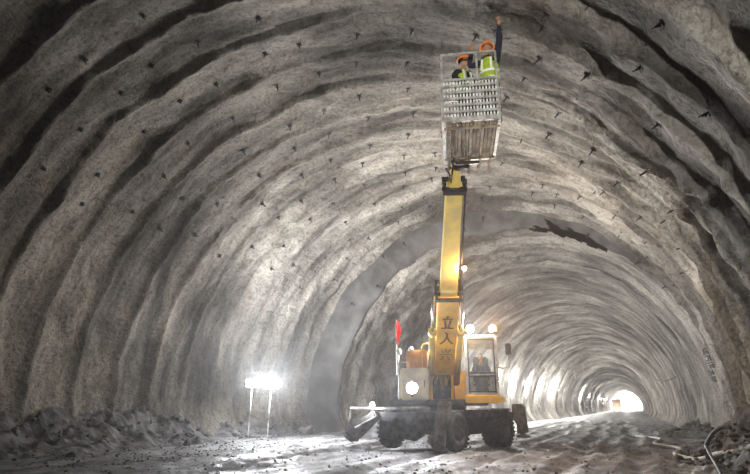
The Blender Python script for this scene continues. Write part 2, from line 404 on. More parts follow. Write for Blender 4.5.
# loose stones over the floor
mb = MB()
for k in range(2600):
    y = random.uniform(8.5, 26); x = random.uniform(-14.5, 2.2)
    if k < 700: x = random.gauss(-12, 1.6); y = random.uniform(9, 20)
    r = random.choice((.015, .02, .02, .03, .04)); rock(mb, (x, y, zf(x, y) + r * .2), r, 1)
tag(mb.build('loose_gravel', rockgrey), 'small loose grey stones scattered over the rutted muddy floor', 'gravel', kind='stuff')
for (px, py, Y, r, lab) in ((52, 440, 11.2, .22, 'pale angular rock lying at the toe of the left rubble, leftmost'), (72, 452, 10.6, .13, 'small pale rock just in front of the left rubble heap'),
                       (304, 428, 22.5, .35, 'pale grey boulder beside the wall step, left of the machine'), (652, 428, 27.5, .28, 'dark lump of rock on the floor near right wall')):
    mb = MB(); rock(mb, (0, 0, r * .35), r, 3); o = mb.build('boulder', rockgrey); p = at(px, py, Y); o.location = (p.x, p.y, zf(p.x, p.y)); tag(o, lab, 'rock')

# ------------------------------------------------------------------ rock bolts
def bolt_parts(parent, s=1.0):
    mb = MB(); mb.box((0, 0, -.012), (.17 * s, .17 * s, .018), bev=.004); mb.lathe([(0, -.055), (.03 * s, -.05), (.055 * s, -.02)], n=12)
    mb.build('plate', black, parent)
    mb = MB(); mb.tube([(0, 0, .08), (0, 0, -.2 * s)], .016 * s, 8); mb.lathe([(.034 * s, -.05), (.034 * s, -.085), (0, -.085)], n=6); mb.build('rod', black, parent)
proto = empty('rock_bolt', (0, 0, 0)); bolt_parts(proto, .72)
mb = MB(); mb.box((0, 0, -.012), (.13, .13, .02)); mb.tube([(0, 0, .08), (0, 0, -.17)], .02, 6); far_me = mb.build('rock_bolt', black)
first = [True, True]; cnt = 0
for k in range(0, 13):
    Y0 = RIB0 + RIBP * (k + .5); 
    nb = 13; off = .5 * (k % 2)
    for j in range(nb):
        u = .25 + (j + off) * .043 + random.uniform(-.008, .008)
        if u > .80 or random.random() < .06: continue
        Y = Y0 + random.uniform(-.18, .18)
        p, nrm = shell_pt(u, Y)
        zone = 0 if u < .38 else (1 if u < .5 else (2 if u < .63 else 3))
        side = ('on the left haunch of the vault', 'on the crown left of the work basket', 'on the crown right of the work basket', 'on the right haunch of the vault')[zone]
        rng = 0 if k < 4 else 1
        lab = 'dark steel rock bolt ' + side + (', nearest ribs' if rng == 0 else ', farther ribs')
        if rng == 0: o = proto if first[0] else copy_tree(proto)
        else: o = far_me if first[1] else far_me.copy()
        if rng == 1 and not first[1]: C.objects.link(o)
        first[rng] = False
        o.location = p + nrm * .01
        tilt = Vector((random.uniform(-.25, .25), random.uniform(-.3, .3), 0))
        o.rotation_mode = 'QUATERNION'; o.rotation_quaternion = (-(nrm + tilt)).to_track_quat('Z', 'Y')
        tag(o, lab, 'rock bolt', 'rock bolts ' + side + (' near' if rng == 0 else ' farther in')); cnt += 1

# ------------------------------------------------------------------ the boom lift machine
CH = Vector((-5.50, 18.59, 0)); ROOTZ = 0.0
root = empty('boom_lift_machine', (CH.x, CH.y, ROOTZ), 0)
tag(root, 'muddy yellow wheeled boom machine with cab, raising a work basket to the crown', 'construction machine')
# undercarriage frame: yaw so that its long axis is (.39,.92)
ca = math.radians(-17)
RC = Matrix.Rotation(ca, 4, 'Z')
def finish(o, R, T=Vector((0, 0, 0))):
    o.data.transform(Matrix.Translation(T) @ R); return o
def cpart(mb, name, m_, parent=None, label=None):   # part modelled in chassis coordinates
    return finish(mb.build(name, m_, parent or root, label), RC)
# chassis local: x right (camera's right), y away, z up; near axle y=-1.4, far axle y=+1.4
mb = MB()
mb.box((0, 0, .78), (1.0, 3.6, .42), bev=.04); mb.box((0, -1.4, .62), (1.7, .3, .3), bev=.04); mb.box((0, 1.4, .62), (1.7, .3, .3), bev=.04)
mb.box((0, 0, 1.06), (1.5, 1.5, .16), bev=.03); mb.box((0, -1.95, 1.0), (2.9, .16, .2), bev=.02); mb.box((0, 1.98, 1.0), (2.9, .16, .18), bev=.02)
cpart(mb, 'chassis', mudsteel)
mb = MB(); mb.lathe([(.62, 1.12), (.66, 1.16), (.66, 1.26), (.60, 1.30)], n=40); cpart(mb, 'slewing_ring', black)
mb = MB(); mb.box((1.05, .05, 1.14), (.62, 2.3, .05), bev=.01); mb.box((1.3, .05, 1.02), (.05, 2.3, .16)); mb.box((-1.05, .05, 1.14), (.62, 2.3, .05), bev=.01)
for s in (-1, 1):
    for y in (-.9, 0, .9): mb.bar((s * .5, y, .95), (s * 1.3, y, 1.1), .06)
cpart(mb, 'fender', mudsteel)
# side boxes
mb = MB(); mb.box((.95, .0, .72), (.5, 1.0, .55), bev=.04); cpart(mb, 'toolbox', black)
mb = MB(); mb.box((-.95, .0, .72), (.5, 1.0, .55), bev=.04); cpart(mb, 'fuel_tank', black)
R_T, W_T = .56, .30
def wheel(x, y):
    s = 1 if x > 0 else -1; R_T = .56
    z0 = R_T + .02
    mb = MB(); hw = W_T / 2
    mb.lathe([(.30, -hw * .8), (.36, -hw), (.47, -hw * 1.02), (.53, -hw * .85), (R_T, -hw * .6), (R_T, hw * .6), (.53, hw * .85), (.47, hw * 1.02), (.36, hw), (.30, hw * .8)], (x, y, z0), (1, 0, 0), 40)
    for k in range(26):
        a = 2 * PI * k / 26
        for sd in (-1, 1):
            c = Vector((x + sd * hw * .52, y + math.cos(a + sd * .06) * (R_T + .004), z0 + math.sin(a + sd * .06) * (R_T + .004)))
            rot = Matrix.Rotation(-(PI / 2 - a) + 0, 3, 'X') @ Matrix.Rotation(sd * .35, 3, 'Z')
            mb.box(c, (hw * .95, .07, .035), rot)
    w = cpart(mb, 'wheel', rubber)
    mb = MB(); mb.lathe([(.0, s * .02), (.11, s * .02), (.12, s * .10), (.15, s * .10), (.17, s * -.02), (.26, s * -.03), (.30, s * hw * .6), (.315, s * hw * .82), (.30, s * hw * .85)], (x, y, z0), (1, 0, 0), 32)
    for k in range(10):
        a = 2 * PI * k / 10; mb.tube([(x + s * -.02, y + .215 * math.cos(a), z0 + .215 * math.sin(a)), (x + s * .01, y + .215 * math.cos(a), z0 + .215 * math.sin(a))], .016, 6)
    cpart(mb, 'rim', rim, w)
for x, y in ((-1.2, -1.35), (1.2, -1.35), (-1.28, 1.4), (-.92, 1.4), (.92, 1.4), (1.28, 1.4)): wheel(x, y)
# outriggers
def outrigger(x, y, raised, name='outrigger', lean=0):
    s = 1 if x > 0 else -1
    mb = MB()
    mb.box((x - s * .1, y, 1.12), (.34, .3, .46), bev=.03)
    tip = (x + s * lean, y, .42 if raised else .2)
    mb.bar((x, y, 1.25), tip, .26, .2, bev=.02, w2=.34, h2=.24)
    mb.tube([(x - s * .3, y - .1, 1.0), (x + s * lean * .7, y - .14, .6)], .05, 10)
    o = cpart(mb, name, mudlight)
    mb = MB(); mb.lathe([(0, .02), (.2, .02), (.24, .06), (.10, .12), (.06, .2)], (tip[0], tip[1], tip[2] - .16), n=20); cpart(mb, 'foot_pad', mudlight, o)
outrigger(1.62, 2.1, True, lean=.02); outrigger(-1.5, 2.1, True, lean=-.1)
# near right outrigger: tall box head and broad slanted plate in front of the wheel
mb = MB(); mb.box((1.36, -2.12, 1.14), (.32, .34, .52), bev=.04)
mb.poly([(.95, .62), (1.12, 1.3), (1.3, 1.3), (1.34, .5), (1.28, .12), (1.0, .06), (.72, .3)], -2.14, -2.04)
mb.bar((1.05, -2.2, .3), (1.28, -2.2, 1.0), .12, .1, bev=.02)
o = cpart(mb, 'outrigger', mudlight)
mb = MB(); mb.box((1.08, -2.12, .09), (.5, .36, .07), bev=.02); cpart(mb, 'foot_pad', mudlight, o)
# near left outrigger: long arm folded out and down to the left
mb = MB(); mb.bar((-1.15, -2.12, 1.06), (-2.05, -2.16, .42), .30, .26, bev=.04, w2=.42, h2=.34)
mb.poly([(-2.35, .28), (-2.42, .62), (-2.2, .86), (-1.35, 1.02), (-1.1, .86), (-1.6, .5), (-1.95, .24)], -2.26, -2.14)
mb.tube([(-1.0, -2.28, .95), (-1.9, -2.3, .62)], .06, 12)
o = cpart(mb, 'outrigger', mudlight)
mb = MB(); mb.box((-2.2, -2.16, .30), (.34, .4, .08), Matrix.Rotation(.5, 3, 'Y'), bev=.02); cpart(mb, 'foot_pad', mudlight, o)
# step box hanging between the outriggers
mb = MB(); mb.box((-.72, -2.05, .62), (.62, .34, .62), bev=.04); mb.box((-.72, -2.23, .62), (.4, .03, .4), bev=.01)
for k in range(5): mb.box((-.88 + .08 * k, -2.26, .70), (.03, .03, .3))
cpart(mb, 'battery_box', mudsteel)
mb = MB(); mb.poly([(-.38, .35), (-.38, .95), (.42, .95), (.5, .45), (.2, .28)], -2.02, -1.92); mb.bar((-.2, -2.06, .4), (.3, -2.06, .85), .09, .07, bev=.01); mb.bar((-.25, -2.06, .85), (.1, -2.06, .45), .06, .06)
mb.ball((.02, -2.08, .66), .12, (1, .6, .8)); cpart(mb, 'dozer_bracket', mudsteel)
mb = MB(); mb.tube([(-2.35, -2.05, 1.22), (-.2, -2.05, 1.2), (.8, -2.05, 1.2)], .045, 8); mb.tube([(-2.35, -2.05, 1.22), (-2.42, -2.05, .7)], .03, 8); cpart(mb, 'cross_rail', mudlight)
mb = MB(); mb.tube([(1.2, 2.1, 1.16), (-1.4, 2.1, 1.16)], .05, 8); cpart(mb, 'cross_rail', mudlight)

# ---- upper structure
UP = Vector((-5.52, 18.25, 0)) - CH; ua = math.radians(14)
RUp = Matrix.Translation(UP) @ Matrix.Rotation(ua, 4, 'Z'); RUi = RUp.inverted()
def upart(mb, name, m_, parent=None, label=None): return finish(mb.build(name, m_, parent or root, label), RUp)
def L(px, py, ly):
    """point of upper-structure frame at local depth ly seen in direction (px,py)"""
    d = Matrix.Rotation(-ua, 3, 'Z') @ ray(px, py); o_ = Matrix.Rotation(-ua, 3, 'Z') @ (Vector((0, 0, CAMZ)) - CH - UP)
    t = (ly - o_.y) / d.y; return o_ + d * t
YF = -1.25
mb = MB(); mb.box((-.05, .25, 1.38), (3.0, 2.9, .18), bev=.03); mb.box((-.05, -1.2, 1.38), (3.0, .1, .14)); upart(mb, 'turntable', mudsteel)
# rear body behind boom
mb = MB(); mb.box((-.1, 1.25, 1.95), (2.7, 1.0, .95), bev=.06); upart(mb, 'counterweight', yellow)
# left engine housing
a = L(400, 368, YF); b2 = L(429, 402, YF); x0, x1, z1, z0 = a.x, b2.x, a.z, max(b2.z, 1.45)
mb = MB(); mb.box(((x0 + x1) / 2, -.35, (z0 + z1) / 2), (x1 - x0, 1.8, z1 - z0), bev=.04); mb.box(((x0 + x1) / 2, YF - .01, (z0 + z1) / 2), (x1 - x0 - .1, .03, z1 - z0 - .1), bev=.008); hs = upart(mb, 'engine_housing', housing)
mb = MB(); mb.tube([(x1 - .12, YF - .03, (z0 + z1) / 2 + .1), (x1 - .12, YF - .06, (z0 + z1) / 2), (x1 - .12, YF - .03, (z0 + z1) / 2 - .1)], .012, 6); upart(mb, 'latch', black, hs)
c1 = L(406, 350, -1.0); c2 = L(427, 368, -1.0)
mb = MB(); mb.box(((c1.x + c2.x) / 2, -.35, (c1.z + c2.z) / 2), (c2.x - c1.x, 1.3, abs(c1.z - c2.z)), bev=.03); mb.box(((c1.x + c2.x) / 2 - .1, -1.03, c2.z + .2), (.25, .06, .18), bev=.01); upart(mb, 'hydraulic_tank', orange)
mb = MB()
h1, h2_, h3, h4 = L(422, 368, -1.1), L(421, 347, -1.1), L(429, 344, -1.1), L(430, 368, -1.1)
mb.tube([h1, h2_, h2_ + Vector((.06, 0, .08)), h3 + Vector((-.05, 0, .02)), h3, h4], .028, 8); upart(mb, 'handrail', pale_yellow)
mb = MB(); e1, e2, e3 = L(399, 400, -1.1), L(399, 362, -1.1), L(403, 352, -1.1)
mb.tube([e1, e2], .03, 8); mb.tube([e2, e2 + Vector((.3, 0, 0)), e2 + Vector((.3, 0, -.25))], .025, 8); mb.tube([L(398, 350, -1.1), L(398, 375, -1.1)], .05, 8); mb.ball(L(399, 352, -1.1), .1, (1, .6, 1.2)); upart(mb, 'mirror_bracket', cabgrey)
mb = MB(); g = L(411, 351, -1.0); mb.tube([g, g + Vector((0, 0, .1))], .08, 16); mb.tube([g + Vector((0, 0, .1)), g + Vector((0, 0, .14))], .05, 12); upart(mb, 'filler_cap', cabgrey)
# flag
f0, f1 = L(397, 372, -1.05), L(396, 320, -1.05)
mb = MB(); mb.tube([f0, f1], .018, 8); fl = upart(mb, 'flag_pole', cabgrey)
mb = MB(); t = bmesh.new(); g0 = []
for i in range(9):
    row = []
    for j in range(6):
        s, v = i / 8, j / 5
        w_ = .05 + .085 * math.sin(PI * min(1, s * 1.15)) 
        row.append(t.verts.new((f1.x + .02 + v * w_, f1.y - .04 * math.sin(v * 6 + s * 3), f1.z - .04 - s * .72)))
    g0.append(row)
for i in range(8):
    for j in range(5): t.faces.new((g0[i][j], g0[i][j + 1], g0[i + 1][j + 1], g0[i + 1][j]))
bmesh.ops.solidify(t, geom=t.faces[:], thickness=.008); mb._merge(t); upart(mb, 'flag', redcloth, fl, 'red cloth flag')
# boom bracket tower
mb = MB(); bx = L(442, 380, -.5).x
mb.poly([(-1.0, 1.45), (1.1, 1.45), (.95, 2.3), (.55, 2.55), (-.1, 2.35), (-.6, 2.0)], bx - .36, bx - .28, 'yz'); mb.poly([(-1.0, 1.45), (1.1, 1.45), (.95, 2.3), (.55, 2.55), (-.1, 2.35), (-.6, 2.0)], bx + .28, bx + .36, 'yz')
mb.tube([(bx - .42, .55, 2.3), (bx + .42, .55, 2.3)], .09, 16); upart(mb, 'boom_bracket', yellow)
mb = MB()
for k in range(7):
    x = bx - .26 + .085 * k
    mb.tube([(x, -.9, 1.5), (x + .02, -1.05, 1.75), (x + random.uniform(-.08, .08), -.85, 2.0), (x * .9 + bx * .1, -.3, 2.25)], .022, 6)
mb.box((bx, -.8, 1.62), (.5, .3, .28), bev=.03); mb.box((bx - .1, -.98, 1.85), (.2, .1, .16), bev=.02); mb.box((bx + .17, -.98, 1.78), (.14, .1, .2), bev=.02); upart(mb, 'valve_block', black)

# ---- cab
ca0, ca1 = L(463.5, 335, YF), L(500.5, 400, YF); cx0, cx1, cz1, cz0 = ca0.x, ca1.x, ca0.z, ca1.z
cy0, cy1 = YF, YF + 1.65; cm = (cx0 + cx1) / 2; cw = cx1 - cx0
mb = MB()
for x in (cx0 + .05, cx1 - .05):
    for y in (cy0 + .05, cy1 - .05): mb.bar((x, y, cz0 + .1), (x, y, cz1 - .08), .09, .09, bev=.012)
mb.box((cm, (cy0 + cy1) / 2, cz1 - .06), (cw, 1.65, .11), bev=.04)
mb.box((cm, cy1 - .03, cz0 + .5), (cw - .1, .05, .9)); mb.box((cm, cy1 - .03, cz1 - .2), (cw - .1, .05, .2))
mb.box((cx0 + .03, (cy0 + cy1) / 2, cz0 + .45), (.05, 1.5, .7)); mb.box((cx1 - .03, (cy0 + cy1) / 2, cz0 + .45), (.05, 1.5, .7))
mb.box((cm, cy0 + .03, cz0 + .74), (cw - .1, .06, .06)); mb.box((cm, cy0 + .03, cz0 + .18), (cw - .06, .06, .12)); mb.box((cm, (cy0 + cy1) / 2, cz0 + .12), (cw - .08, 1.5, .05))
cab = upart(mb, 'cab', cabgrey)
mb = MB(); mb.box((cm, (cy0 + cy1) / 2 - .02, cz0 + .03), (cw + .06, 1.7, .24), bev=.03); mb.box((cx1 + .05, cy0 + .05, cz0 + .02), (.16, .1, .14), bev=.01); upart(mb, 'sill', yellow, cab)
mb = MB(); mb.box((cm, cy0 + .02, (cz0 + .78 + cz1 - .13) / 2), (cw - .18, .012, cz1 - .13 - cz0 - .78)); upart(mb, 'windshield', glass, cab)
mb = MB(); mb.box((cm, cy0 + .02, cz0 + .47), (cw - .18, .012, .46)); upart(mb, 'lower_window', glass, cab)
mb = MB()
for x in (cx0 + .03, cx1 - .03): mb.box((x, (cy0 + cy1) / 2, cz0 + 1.28), (.012, 1.45, .9))
upart(mb, 'side_window', glass, cab)
mb = MB(); fr = .035
for x in (cx0 + .11, cx1 - .11): mb.box((x, cy0 - .005, (cz0 + cz1) / 2 + .03), (fr, .02, cz1 - cz0 - .34))
for z in (cz0 + .24, cz0 + .70, cz0 + .79, cz1 - .14): mb.box((cm, cy0 - .005, z), (cw - .2, .02, fr))
upart(mb, 'window_seal', black, cab)
mb = MB(); mb.bar((cm - .2, cy0 - .03, cz0 + .8), (cm + .12, cy0 - .03, cz0 + 1.25), .015); upart(mb, 'wiper', black, cab)
mb = MB(); mb.box((cm, cy0 + 1.05, cz0 + .48), (.5, .5, .14), bev=.04); mb.box((cm, cy0 + 1.32, cz0 + .95), (.5, .13, .85), bev=.05); mb.box((cm, cy0 + 1.05, cz0 + .27), (.3, .3, .28)); upart(mb, 'seat', black, cab)
mb = MB(); mb.bar((cm, cy0 + .25, cz0 + .2), (cm, cy0 + .32, cz0 + .75), .08); mb.lathe([(.14, -.012), (.16, 0), (.14, .012), (.125, 0), (.14, -.012)], (cm, cy0 + .34, cz0 + .8), (0, -.5, 1), 24); upart(mb, 'steering_column', black, cab)
mb = MB(); mp_ = L(508, 349, YF - .1)
mb.tube([(cx1, cy0 + .1, cz0 + .95), (cx1 + .1, YF - .05, cz0 + .92), (mp_.x, YF - .08, cz0 + .95), (mp_.x, YF - .08, mp_.z - .1)], .014, 8); mr_ = upart(mb, 'mirror_arm', black, cab)
mb = MB(); mb.box((mp_.x, YF - .1, mp_.z), (.17, .06, .34), bev=.02); upart(mb, 'mirror', black, mr_)
# lamps on machine
def work_lamp(pos, r, col_m, col, e, parent=None, dirv=(0, -1, 0), name='work_lamp', label=None, fn=upart, pt=True):
    d = Vector(dirv).normalized(); pos = Vector(pos)
    mb = MB(); mb.lathe([(0, -.08), (r * .7, -.08), (r * 1.12, -.01), (r * 1.12, .02), (r, .02)], pos, d, 20); mb.bar(pos - d * .05, pos - d * .05 + Vector((0, 0, -r * 1.6)), .03)
    o = fn(mb, name, black, parent, label)
    mb = MB(); mb.lathe([(r, .0), (r * .7, .02), (0, .028)], pos, d, 20); fn(mb, 'lens', col_m, o)
    return o
def lup(p): return CH + (RUp @ Vector(p))
wl = L(412, 388, YF - .08); work_lamp(wl, .17, em_work, None, 0, hs, label='bright white work lamp')
light('SPOT', lup(wl + Vector((0, -.12, 0))), 420, (.9, .94, 1), .12, aim=lup(wl + Vector((0, -3, .1))), spot=1.9, name='work_lamp_light')
rl = L(470, 329, YF + .1); work_lamp(rl, .12, em_work, None, 0, cab, label='white lamp on cab roof')
light('POINT', lup(rl + Vector((0, -.15, .35))), 560, (1, .97, .9), .1, name='roof_lamp_light')
light('SPOT', lup(wl + Vector((0, -.12, 0))), 800, (.8, .85, 1), .1, aim=(0, 0, 1.9), spot=.3, blend=1, name='work_lamp_beam')
light('SPOT', lup(rl + Vector((0, -.12, 0))), 600, (.85, .9, 1), .1, aim=(0, 0, 1.9), spot=.3, blend=1, name='roof_lamp_beam')
# amber beacon
bp_ = L(493, 333, YF + .3)
mb = MB(); mb.lathe([(.1, 0), (.1, .04), (.07, .05)], bp_, n=20); bo = upart(mb, 'beacon_base', black, cab)
mb = MB(); mb.lathe([(.11, .04), (.115, .14), (.085, .22), (0, .25)], bp_, n=20); upart(mb, 'beacon', em_amber, bo, 'lit amber beacon')
light('POINT', lup(bp_ + Vector((0, -.05, .35))), 60, (1, .38, .05), .08, name='beacon_light')
light('SPOT', lup(bp_ + Vector((0, -.2, .12))), 1500, (1, .36, .05), .08, aim=(0, 0, 1.9), spot=.3, blend=1, name='beacon_beam')
# lamp on near cross rail, left
cl = CH + RC @ Vector((-1.75, -2.12, 1.22)); 
mbp = RC.inverted() @ (at(375, 405, cl.y) - CH)
work_lamp(Vector((mbp.x, -2.12, mbp.z)), .09, em_work, None, 0, None, fn=cpart, dirv=(.15, -1, 0), label='white lamp on the undercarriage rail')
light('POINT', CH + RC @ Vector((mbp.x, -2.35, mbp.z)), 35, (.9, .94, 1), .1, name='rail_lamp_light')

# ---- boom: from pivot to tip in world, expressed relative to root
piv = CH + RUp @ Vector((bx, .45, 2.15)); tip = at(454.5, 179, 11.4)
def rel(p): return Vector(p) - CH
D = (tip - piv); BL = D.length; Dn = D.normalized()
side = Dn.cross(Vector((0, 0, 1))).normalized()  # image-right or left
if side.x < 0: side = -side
below = Dn.cross(side).normalized()
if below.z > 0: below = -below
def Bp(s, a=0, b_=0): return rel(piv + Dn * s + side * a + below * b_)
def s_at(py):
    # distance along the boom whose picture row is py
    best = (1e9, 0)
    for k in range(400):
        s = BL * k / 399; q = piv + Dn * s - Vector((0, 0, CAMZ)); v = 237 - F * q.dot(RU) / q.dot(RF)
        if abs(v - py) < best[0]: best = (abs(v - py), s)
    return best[1]
s290, s183 = s_at(291), s_at(186)
def secbox(mb, s0, s1, w, h, w2=None, h2=None, bev=.03): mb.bar(Bp(s0), Bp(s1), w, h, up=below, bev=bev, w2=w2, h2=h2)
mb = MB(); secbox(mb, -.5, s290, .62, .62, .56, .54); boom = mb.build('boom', yellow, root)
mb = MB(); secbox(mb, s290 - .3, s183, .47, .44, .37, .36); upper_sec = mb.build('boom_section', pale_yellow, boom)
mb = MB()
for s0, w in ((s290, .66), (s183, .46)):
    mb = MB()
    for dx in (-1, 1): mb.bar(Bp(s0 - .06, dx * w / 2), Bp(s0 + .06, dx * w / 2), .07, w * 1.0, up=below, bev=.01)
    for db in (-1, 1): mb.bar(Bp(s0 - .06, 0, db * w / 2), Bp(s0 + .06, 0, db * w / 2), w + .07, .06, up=below, bev=.01)
    mb.tube([Bp(s0, -w * .62, .12), Bp(s0, w * .62, .12)], .055, 12)
    mb.tube([Bp(s0 + .1, -w * .6, 0), Bp(s0 + .1, -w * .4, 0)], .08, 12); mb.tube([Bp(s0 + .1, w * .6, 0), Bp(s0 + .1, w * .4, 0)], .08, 12)
    mb.build('collar', black, boom)
for sd in (-1, 1):
    mb = MB(); mb.tube([Bp(.1, sd * .42, .22), Bp(s290 * .62, sd * .42, .14)], .10, 16); mb.tube([Bp(s290 * .60, sd * .42, .14), Bp(s290 * .64, sd * .42, .13)], .12, 16); cy = mb.build('cylinder_barrel', pale_yellow, boom)
    mb = MB(); mb.tube([Bp(s290 * .62, sd * .42, .14), Bp(s290, sd * .42, .08)], .045, 12); mb.build('cylinder_rod', chrome, cy)
mb = MB()
for o_ in (-.06, .0, .06): mb.tube([Bp(.4, .36 + o_ * .3, .1 + o_), Bp(2.5, .37 + o_ * .2, .06 + o_), Bp(s290, .33, o_), Bp(s290 + 1.5, .29, .05 + o_), Bp(s183, .25, .1 + o_ * .4)], .016, 6)
mb.build('hose', black, boom)
# lettering on the underside of the boom
def stroke(mb, a, b_, w, sa, sb):
    # a,b in a unit cell (x right, y up along the boom)
    def f(p): s_ = sa + (sb - sa) * p[1]; return Bp(s_, (p[0] - .5) * .38, .31 + .012 - (s_ + .5) / (s290 + .5) * .04)
    mb.bar(f(a), f(b_), w, .008, up=below)
GL = {'li': [((.5, 1), (.5, .82)), ((.12, .76), (.88, .76)), ((.3, .66), (.4, .14)), ((.7, .66), (.6, .14)), ((.02, .08), (.98, .08))],
      'ru': [((.36, .98), (.52, .88)), ((.52, .88), (.5, .6)), ((.5, .6), (.3, .25)), ((.3, .25), (.02, .02)), ((.48, .7), (.7, .3)), ((.7, .3), (.98, .02))],
      'xing': [((.15, .9), (.3, .66)), ((.48, .98), (.52, .7)), ((.86, .95), (.68, .64)), ((.02, .5), (.98, .5)), ((.36, .36), (.1, .04)), ((.62, .36), (.92, .04))]}
for key, py, mm_, hg in (('li', 321, decal, 308), ('ru', 336, decal, 324), ('xing', 352, decal2, 340)):
    mb = MB()
    for a_, b_ in GL[key]: stroke(mb, a_, b_, .055, s_at(py), s_at(hg))
    mb.build('lettering', mm_, boom)
# small warm lamp on boom
sl = s_at(263); q = Bp(sl, .36, .1)
mb = MB(); mb.bar(Bp(sl, .2, .05), q, .04); mb.lathe([(0, 0), (.06, .01), (.075, .08)], q, tuple(below), 16); lo = mb.build('boom_lamp', black, boom, 'small warm lamp')
mb = MB(); mb.ball(q + below * .08, .065); mb.build('lens', em_warm, lo)
light('SPOT', CH + q + below * .18, 500, (1, .6, .25), .05, aim=(0, 0, 2.0), spot=.3, blend=1, name='boom_lamp_beam')
light('POINT', CH + q + below * .2, 30, (1, .62, .28), .06, name='boom_lamp_light')
# head of the boom up to the basket
mb = MB(); secbox(mb, s183 - .1, BL + .35, .30, .28, .22, .22); mb.build('boom_head', pale_yellow, boom)

# ---- work basket
FZ = 6.36; YN = 9.25; YB = 10.98
nl = at(446, 126, YN); nr = at(499, 126, YN); W_B = nr.x - nl.x; BXc = (nl.x + nr.x) / 2
# basket frame: x axis parallel world X roughly, slight yaw
bax = Vector((1, .28, 0)).normalized(); bay = Vector((-.28, 1, 0)).normalized(); BO = Vector((BXc, YN, FZ))
hw = W_B / 2 * 1.04
def K(x, y, z): return rel(BO + bax * x + bay * y + Vector((0, 0, z)))
DB = YB - YN
def kbox(mb, c, size, bev=0): mb.box(K(*c), size, Matrix((bax, bay, Vector((0, 0, 1)))).transposed(), bev)
mb = MB()
for x in (-hw, hw):
    mb.bar(K(x, 0, 0), K(x, DB, 0), .06, .08); mb.bar(K(x, 0, 1.42), K(x, DB, 1.42), .032)
    for y in (0, DB * .5, DB): mb.bar(K(x, y, 0), K(x, y, 1.42), .036)
for y in (0, DB):
    mb.bar(K(-hw, y, 0), K(hw, y, 0), .06, .08); mb.bar(K(-hw, y, 1.42), K(hw, y, 1.42), .032)
for x in (-hw * .33, hw * .33): mb.bar(K(x, DB, 0), K(x, DB, 1.42), .035)
mb.bar(K(hw * .3, 0, .8), K(hw * .3, 0, 1.42), .035)
bk = mb.build('work_basket', galv, root, 'steel work basket raised under the crown')
def panel(x0, y0, x1, y1, nbar):
    mb = MB(); a = Vector((x0, y0)); d = Vector((x1 - x0, y1 - y0)); nn = Vector((d.y, -d.x)).normalized()
    for r in range(7):
        z = .03 + r * .135; off = .02
        mb.bar(K(x0 + nn.x * off, y0 + nn.y * off, z), K(x1 + nn.x * off, y1 + nn.y * off, z), .03, .045)
        if r < 6:
            for k in range(nbar):
                s = (k + .5) / nbar; e = .012 * math.sin(k * 9 + r)
                p = a + d * s; mb.bar(K(p.x, p.y, z), K(p.x + nn.x * .03, p.y + nn.y * .03, z + .075), .03, .03)
                mb.bar(K(p.x + nn.x * .03, p.y + nn.y * .03, z + .075), K(p.x, p.y, z + .135), .03, .03)
    return mb.build('mesh_panel', galv, bk)
panel(-hw, 0, hw, 0, 17); panel(-hw, DB, -hw, 0, 20); panel(hw, 0, hw, DB, 20); panel(hw, DB, -hw, DB, 17)
mb = MB(); npk = 13
for k in range(npk):
    x = -hw + .04 + (2 * hw - .08) * (k + .5) / npk; ext = .1 + (.22 if k % 3 == 0 else random.uniform(-.02, .06))
    kbox(mb, (x, (DB + ext) / 2 + .02, -.02 + random.uniform(-.008, .008)), ((2 * hw - .1) / npk - .012, DB + ext, .045))
mb.build('deck', plank, bk, 'brown plank deck seen from below')
mb = MB()
for k in range(5):
    x = -hw + .08 + (2 * hw - .16) * k / 4
    kbox(mb, (x, DB * .5 + .22, -.085), (.05, DB + .35, .05), .01); mb.bar(K(x, DB + .36, -.085), K(x, DB + .55, -.13), .06, .05, w2=.03, h2=.03)
for y in (.12, DB - .25): kbox(mb, (0, y, -.11), (2 * hw, .04, .04))
mb.build('deck_bearer', plank, bk)
mb = MB(); th = CH + Bp(BL + .3)
mb.bar(rel(th), K(-.05, DB - .1, -.2), .13, .13, bev=.02); mb.bar(K(-.3, DB - .15, -.17), K(.2, DB - .15, -.17), .07, .07, bev=.01); mb.tube([rel(th) - side * .16, rel(th) + side * .16], .05, 12)
mb.tube([rel(th) - side * .2, K(-.4, DB - .05, -.45), K(-.32, DB - .3, -.1)], .02, 6)
mb.build('basket_mount', black, bk)

# ------------------------------------------------------------------ people
def skin_mesh(name, verts, edges, radii, mtl, parent, sub=2, rootv=0):
    me = bpy.data.meshes.new(name); me.from_pydata([tuple(v) for v in verts], edges, []); me.update()
    o = bpy.data.objects.new(name, me); C.objects.link(o)
    sk = o.modifiers.new('s', 'SKIN'); sk.use_smooth_shade = True
    for i, sv in enumerate(me.skin_vertices[0].data):
        r = radii[i]; sv.radius = r if isinstance(r, tuple) else (r, r); sv.use_root = (i == rootv)
    ss = o.modifiers.new('b', 'SUBSURF'); ss.levels = sub; ss.render_levels = sub
    dg = bpy.context.evaluated_depsgraph_get(); ev = o.evaluated_get(dg); nm = bpy.data.meshes.new_from_object(ev)
    bpy.data.objects.remove(o); nm.materials.clear(); nm.materials.append(mtl)
    for p in nm.polygons: p.use_smooth = True
    n = bpy.data.objects.new(name, nm); C.objects.link(n); n.parent = parent; return n
